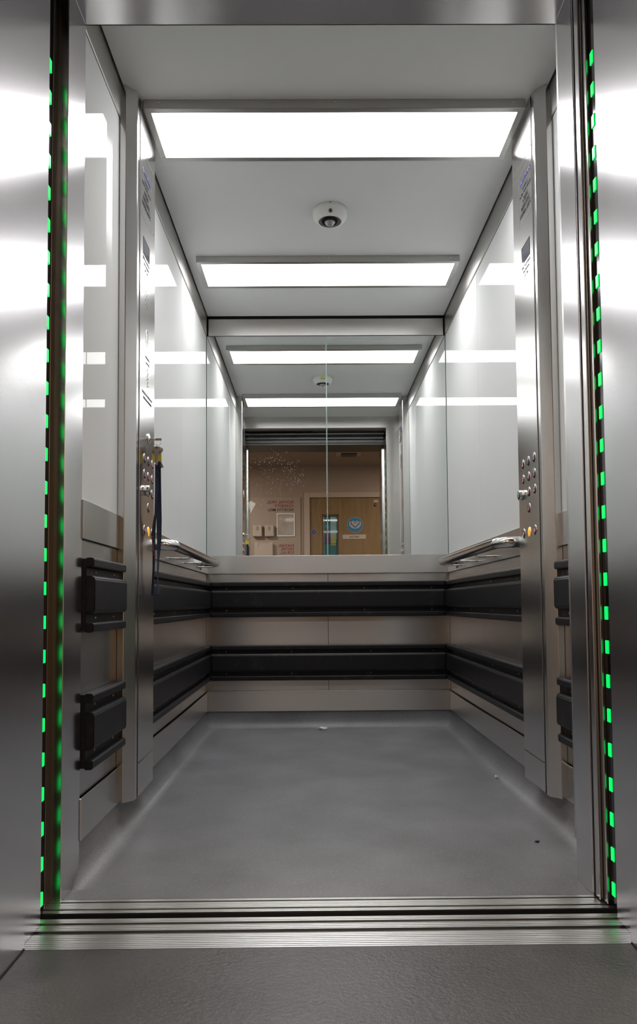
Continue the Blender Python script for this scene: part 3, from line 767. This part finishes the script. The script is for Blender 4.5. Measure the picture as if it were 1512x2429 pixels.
# oak door with a narrow vision panel
dr = struct(MB().box(-.117, .047, YW-.05, YW-.012, .005, 2.104, bev=.0015).box(.254, .88, YW-.05, YW-.012, .005, 2.104, bev=.0015).box(.047, .254, YW-.05, YW-.012, 1.880, 2.104).box(.047, .254, YW-.05, YW-.012, .005, .9).build('door_1', 'wood'), 'oak corridor door with narrow glazed panel, seen in the mirror', 'door')
a = MB().box(-.198, -.120, YW-.06, YW+.012, 0, 2.180, bev=.003).box(.883, .962, YW-.06, YW+.012, 0, 2.180, bev=.003).box(-.120, .883, YW-.06, YW+.012, 2.108, 2.180, bev=.003)
a.build('door_frame', 'arch', dr)
MB().box(.040, .058, YW-.052, YW-.006, .89, 1.885, bev=.003).box(.243, .261, YW-.052, YW-.006, .89, 1.885, bev=.003).box(.040, .261, YW-.052, YW-.006, 1.868, 1.890, bev=.003).box(.040, .261, YW-.052, YW-.006, .885, .905, bev=.003).build('glazing_bead', 'wood_dark', dr)
pn = B(.055, .246, YW-.034, YW-.028, .90, 1.87).build('vision_pane', 'teal', dr)
MB().box(.055, .075, YW-.0279, YW-.0276, .90, 1.87).box(.150, .236, YW-.0279, YW-.0276, 1.56, 1.86).build('painted_pane_reflection', 'teal_light', pn)  # pale patches: reflections painted onto the pane
B(.085, .150, YW-.0279, YW-.0275, 1.50, 1.68).build('pane_view_patch', 'purple', pn)  # coloured patches painted for shapes of the room seen through the pane
B(.155, .225, YW-.0279, YW-.0275, 1.48, 1.60).build('pane_view_patch', 'lime', pn)
mb = MB()
for z in (1.50,): mb.box(.055, .246, YW-.0277, YW-.0272, z-.003, z+.003)
for x in (.078, .143): mb.box(x-.003, x+.003, YW-.0277, YW-.0272, .90, 1.87)
mb.build('pane_wire', 'ink', pn)
B(-.13, .95, YW-.25, YW-.24, 0, 2.1).build('door_backing', 'gap', dr)

def sign(name, lab, cat, loc): return thing(name, loc, lab, cat)
dY = -.012   # door face offset
Fd = wframe(dY+.0005)
# round blue sign with heart held in two hands
def round_sign():
    t = sign('door_sign', 'round blue sign with a white heart held in two hands, on the oak door', 'sign', (.476, YW+dY, 1.745))
    cxx, cz, R = -.476, 1.745, .100
    def circ(r): return [(cxx + r*math.cos(2*PI*i/48), cz + r*math.sin(2*PI*i/48)) for i in range(48)]
    poly_mb(MB(), circ(R+.004), Fd, .002).build('sign_rim', 'white_warm', t)
    poly_mb(MB(), circ(R), Fd, .0026).build('sign_disc', 'sign_blue', t)
    h = []
    for i in range(40):
        a = 2*PI*i/40; h.append((cxx + .0030*16*math.sin(a)**3, cz+.022 + .0028*(13*math.cos(a)-5*math.cos(2*a)-2*math.cos(3*a)-math.cos(4*a))))
    ht = poly_mb(MB(), h, Fd, .0034).build('heart', 'white_warm', t)
    tx = MB(); Ft = wframe(dY+.0040)
    text_mb(tx, 'NORTH', .012, Ft, cxx, cz+.036, .060); text_mb(tx, 'MID', .013, Ft, cxx, cz+.016, .042); tx.build('heart_lettering', 'navy_ink', ht)
    for s in (-1, 1):
        hand = [(0.004, -.052), (.022, -.046), (.050, -.034), (.070, -.014), (.078, .010), (.076, .034), (.064, .050), (.058, .046), (.062, .020), (.056, .002), (.046, -.008), (.040, -.004), (.034, -.014), (.018, -.030), (.004, -.038)]
        poly_mb(MB(), [(cxx + s*u, cz + v) for u, v in hand], Fd, .0034).build('hand_emblem', 'white_warm', t)
round_sign()
def staff_sign():
    t = sign('staff_sign', 'pale oblong plate reading Staff Only on the oak door', 'sign', (.463, YW+dY, 1.561))
    poly_mb(MB(), [(-.615, 1.561), (-.311, 1.561), (-.311, 1.618), (-.615, 1.618)], Fd, .003).build('sign_plate', 'white_warm', t)
    tx = MB(); text_mb(tx, 'Staff Only', .022, wframe(dY+.0036), -.463, 1.579, .13, bold=.0004); tx.build('sign_lettering', 'ink', t)
staff_sign()
def fire_sign():
    t = sign('fire_door_sign', 'small round dark blue fire door sign on the oak door', 'sign', (-.068, YW+dY, 1.654))
    cxx, cz = .068, 1.654
    poly_mb(MB(), [(cxx + .038*math.cos(2*PI*i/40), cz + .038*math.sin(2*PI*i/40)) for i in range(40)], Fd, .0016).build('sign_rim', 'white_warm', t)
    poly_mb(MB(), [(cxx + .034*math.cos(2*PI*i/40), cz + .034*math.sin(2*PI*i/40)) for i in range(40)], Fd, .0022).build('sign_disc', 'safety_blue', t)
    tx = MB(); F2 = wframe(dY+.0028)
    text_mb(tx, 'FIRE DOOR', .0095, F2, cxx, cz+.008, .052); text_mb(tx, 'KEEP', .0095, F2, cxx, cz-.007, .030); text_mb(tx, 'SHUT', .0095, F2, cxx, cz-.022, .030)
    tx.build('sign_lettering', 'white_warm', t)
fire_sign()
t = sign('number_plate', 'tiny pale plate at the top corner of the oak door', 'plate', (.755, YW+dY, 2.044))
poly_mb(MB(), [(-.785, 2.044), (-.724, 2.044), (-.724, 2.073), (-.785, 2.073)], Fd, .002).build('plate_face', 'white_warm', t)
t = sign('door_stud', 'small round metal stud near the top corner of the oak door', 'stud', (.745, YW+dY, 2.011))
MB().lathe([(.020, 0), (.020, .006), (.012, .010), (0, .010)], Matrix.Translation((.745, YW+dY, 2.008)) @ Matrix.Rotation(-PI/2, 4, 'X'), 24).build('stud_head', 'dark_steel', t)

# charity board and what is fixed on it
t = thing('notice_board', (-.578, YW, .0), 'large cream charity board with red lettering beside the oak door', 'board')
B(-.914, -.242, YW+.0006, YW+.018, .0, 2.117, bev=.002).build('board_panel', 'board', t)
Fb = wframe(.0185)
tx = MB(); text_mb(tx, 'ROYAL FREE', .037, Fb, .332, 2.031, .349, 'LEFT', bold=.0005); text_mb(tx, 'CHARITY', .037, Fb, .332, 1.981, .250, 'LEFT', bold=.0005); tx.build('board_lettering', 'red_ink', t)
tx = MB(); text_mb(tx, 'NORTH MID', .037, Fb, .332, 1.929, .335, 'LEFT', bold=.0005); tx.build('board_lettering', 'navy_ink', t)
tx = MB(); text_mb(tx, 'FURTHER.', .034, Fb, .330, 1.457, .204, 'LEFT', bold=.0005); text_mb(tx, 'FASTER.', .034, Fb, .330, 1.413, .174, 'LEFT', bold=.0005); text_mb(tx, 'FOR ALL.', .034, Fb, .330, 1.369, .184, 'LEFT', bold=.0005); tx.build('board_lettering', 'red_ink', t)
t = thing('poster_frame', (-.436, YW+.018, 1.595), 'white framed glossy poster on the cream charity board', 'poster')
MB().box(-.556, -.541, YW+.018, YW+.030, 1.595, 1.902, bev=.002).box(-.331, -.316, YW+.018, YW+.030, 1.595, 1.902, bev=.002).box(-.541, -.331, YW+.018, YW+.030, 1.887, 1.902, bev=.002).box(-.541, -.331, YW+.018, YW+.030, 1.595, 1.610, bev=.002).build('poster_border', 'white', t)
B(-.541, -.331, YW+.018, YW+.024, 1.610, 1.887).build('poster_sheet', 'poster', t)
for x, lab in ((-.805, 'pale wall dispenser on the charity board farthest from the oak door'), (-.650, 'pale wall dispenser on the charity board nearest the framed poster')):
    t = thing('wall_dispenser', (x, YW+.018, 1.59), lab, 'dispenser', 'pale wall dispensers')
    B(x-.060, x+.060, YW+.018, YW+.085, 1.592, 1.742, bev=.010, seg=3).build('dispenser_body', 'white_warm', t)
    m = Matrix.Translation((x, YW+.0855, 1.700)) @ Matrix.Rotation(-PI/2, 4, 'X') @ Matrix.Diagonal((.7, 1.35, 1, 1))
    MB().lathe([(.022, -.002), (.022, .0006), (.018, .0012), (0, .0008)], m, 24).build('viewing_window', 'plate', t)
t = thing('leaflet_tray', (-.726, YW+.018, 1.20), 'wide pale tray with a rounded cut-out under the two dispensers', 'tray')
pts = [(-.119, 1.20), (.119, 1.20), (.119, 1.521), (.070, 1.521)] + [(.070*math.cos(a), 1.480 - .050*math.sin(a)) for a in [PI*i/14 for i in range(15)]] + [(-.070, 1.521), (-.119, 1.521)]
MB().prism([(-.726+u, v) for u, v in pts], lambda u, v, w: (u, w, v), YW+.070, YW+.078).build('tray_front', 'white_warm', t)
B(-.845, -.607, YW+.018, YW+.070, 1.20, 1.505, bev=.002).build('tray_body', 'white_warm', t)

# vent on the corridor ceiling, paper notice beside the doorway
t = thing('ceiling_vent', (.355, -2.08, 2.522), 'oblong vent on the corridor ceiling, seen in the mirror', 'vent')
B(.205, .505, -2.20, -2.00, 2.512, 2.522, bev=.003).build('vent_flange', 'arch', t)
B(.270, .455, -2.18, -2.02, 2.497, 2.512, bev=.003).build('vent_grille', 'dark_steel', t)
t = thing('paper_sign', (-.80, YL-.0015, 1.60), 'crooked white paper notice curling off the landing jamb, seen in the mirror', 'sign')
rows = []
P0, P1, P2, P3 = Vector((-.800, YL-.0015, 1.775)), Vector((-.645, -.560, 1.703)), Vector((-.7115, -.500, 1.5655)), Vector((-.860, YL-.0015, 1.640))
for i in range(9):
    f = i/8; g = f*f
    a_, c_ = P0.lerp(P1, f), P3.lerp(P2, f)
    a_.y = P0.y + (P1.y-P0.y)*g; c_.y = P3.y + (P2.y-P3.y)*g
    rows.append([tuple(a_), tuple(c_)])
b = bmesh.new(); V = [[b.verts.new(p) for p in r] for r in rows]
for A_, C_ in zip(V, V[1:]): b.faces.new((A_[0], A_[1], C_[1], C_[0]))
bmesh.ops.solidify(b, geom=list(b.faces), thickness=.0008)
mb = MB(); mb._merge(b); mb.build('paper_sheet', 'white_flat', t)

# ------------------------------------------------------------------ litter on the floor
def crumb(lab, cat, name, loc, r, mat, flat=.4, seed=1):
    rnd = random.Random(seed); b = bmesh.new(); bmesh.ops.create_icosphere(b, subdivisions=2, radius=1)
    for v in b.verts:
        v.co *= rnd.uniform(.65, 1.2); v.co.x *= r; v.co.y *= r*.7; v.co.z *= r*flat
    lo = min(v.co.z for v in b.verts)
    b.transform(Matrix.Translation((loc[0], loc[1], loc[2]-lo)))
    mb = MB(); mb._merge(b); o = mb.build(name, mat); return tag(o, lab, cat)
crumb('crumpled white paper scrap lying at the foot of the back wall', 'litter', 'paper_scrap', (-.036, 2.312, .0006), .023, 'crumb', .35, 3)
crumb('tiny white crumb on the floor near the control panel without keys', 'litter', 'crumb', (.648, 1.150, .0012), .0075, 'crumb', .9, 5)
crumb('small dark scrap on the floor near the doorway', 'litter', 'dark_scrap', (.571, .381, .0004), .008, 'leaf', .3, 9)

# ------------------------------------------------------------------ light: the lit diffusers do the work; two unseen warm fills are added to brighten the corridor
w = bpy.data.worlds.new('World'); scene.world = w; w.use_nodes = True
w.node_tree.nodes['Background'].inputs['Color'].default_value = (.02, .018, .016, 1)
w.node_tree.nodes['Background'].inputs['Strength'].default_value = .3
def area(name, loc, size, power, col, rot=(0, 0, 0)):
    l = bpy.data.lights.new(name, 'AREA'); l.shape = 'RECTANGLE'; l.size, l.size_y = size; l.energy = power; l.color = col
    o = bpy.data.objects.new(name, l); COL.objects.link(o); o.location = loc; o.rotation_euler = rot; return o
area('corridor_fill', (1.7, -1.5, 2.50), (.6, .6), 26., (1, .87, .75))
area('corridor_fill', (-1.7, -1.5, 2.50), (.6, .6), 26., (1, .87, .75))

# ------------------------------------------------------------------ camera
F_, PX, PY = 1700., 754.3563, 1350.784
YAW, PITCH, ROLL = .0072, .0482, .0075
def rotm(a, i, j):
    m = Matrix.Identity(3); c_, s_ = math.cos(a), math.sin(a); m[i][i] = c_; m[j][j] = c_; m[i][j] = -s_; m[j][i] = s_; return m
R = rotm(ROLL, 0, 2) @ rotm(-PITCH, 1, 2) @ rotm(YAW, 0, 1)
right, fwd, up = R[0], R[1], R[2]
cd = bpy.data.cameras.new('camera'); cam = bpy.data.objects.new('camera', cd); COL.objects.link(cam)
mw = Matrix((right, up, -Vector(fwd))).transposed().to_4x4(); mw.translation = (-.0876, -1.77, .7084)
cam.matrix_world = mw
cd.sensor_fit = 'VERTICAL'; cd.sensor_height = 24; cd.sensor_width = 24
cd.lens = F_/2429*24
cd.shift_x = (756-PX)/2429; cd.shift_y = (PY-1214.5)/2429
cd.clip_start = .02; cd.clip_end = 60
scene.camera = cam

for o in scene.objects:
    if '_o' in o: del o['_o']

scene.view_settings.view_transform = 'Standard'; scene.view_settings.look = 'None'
scene.view_settings.exposure = .68; scene.view_settings.gamma = 1.
scene.view_settings.use_curve_mapping = False
cy = scene.cycles
cy.max_bounces = 12; cy.glossy_bounces = 10; cy.diffuse_bounces = 6; cy.transmission_bounces = 6
cy.caustics_reflective = True; cy.sample_clamp_indirect = 8
cy.use_denoising = True
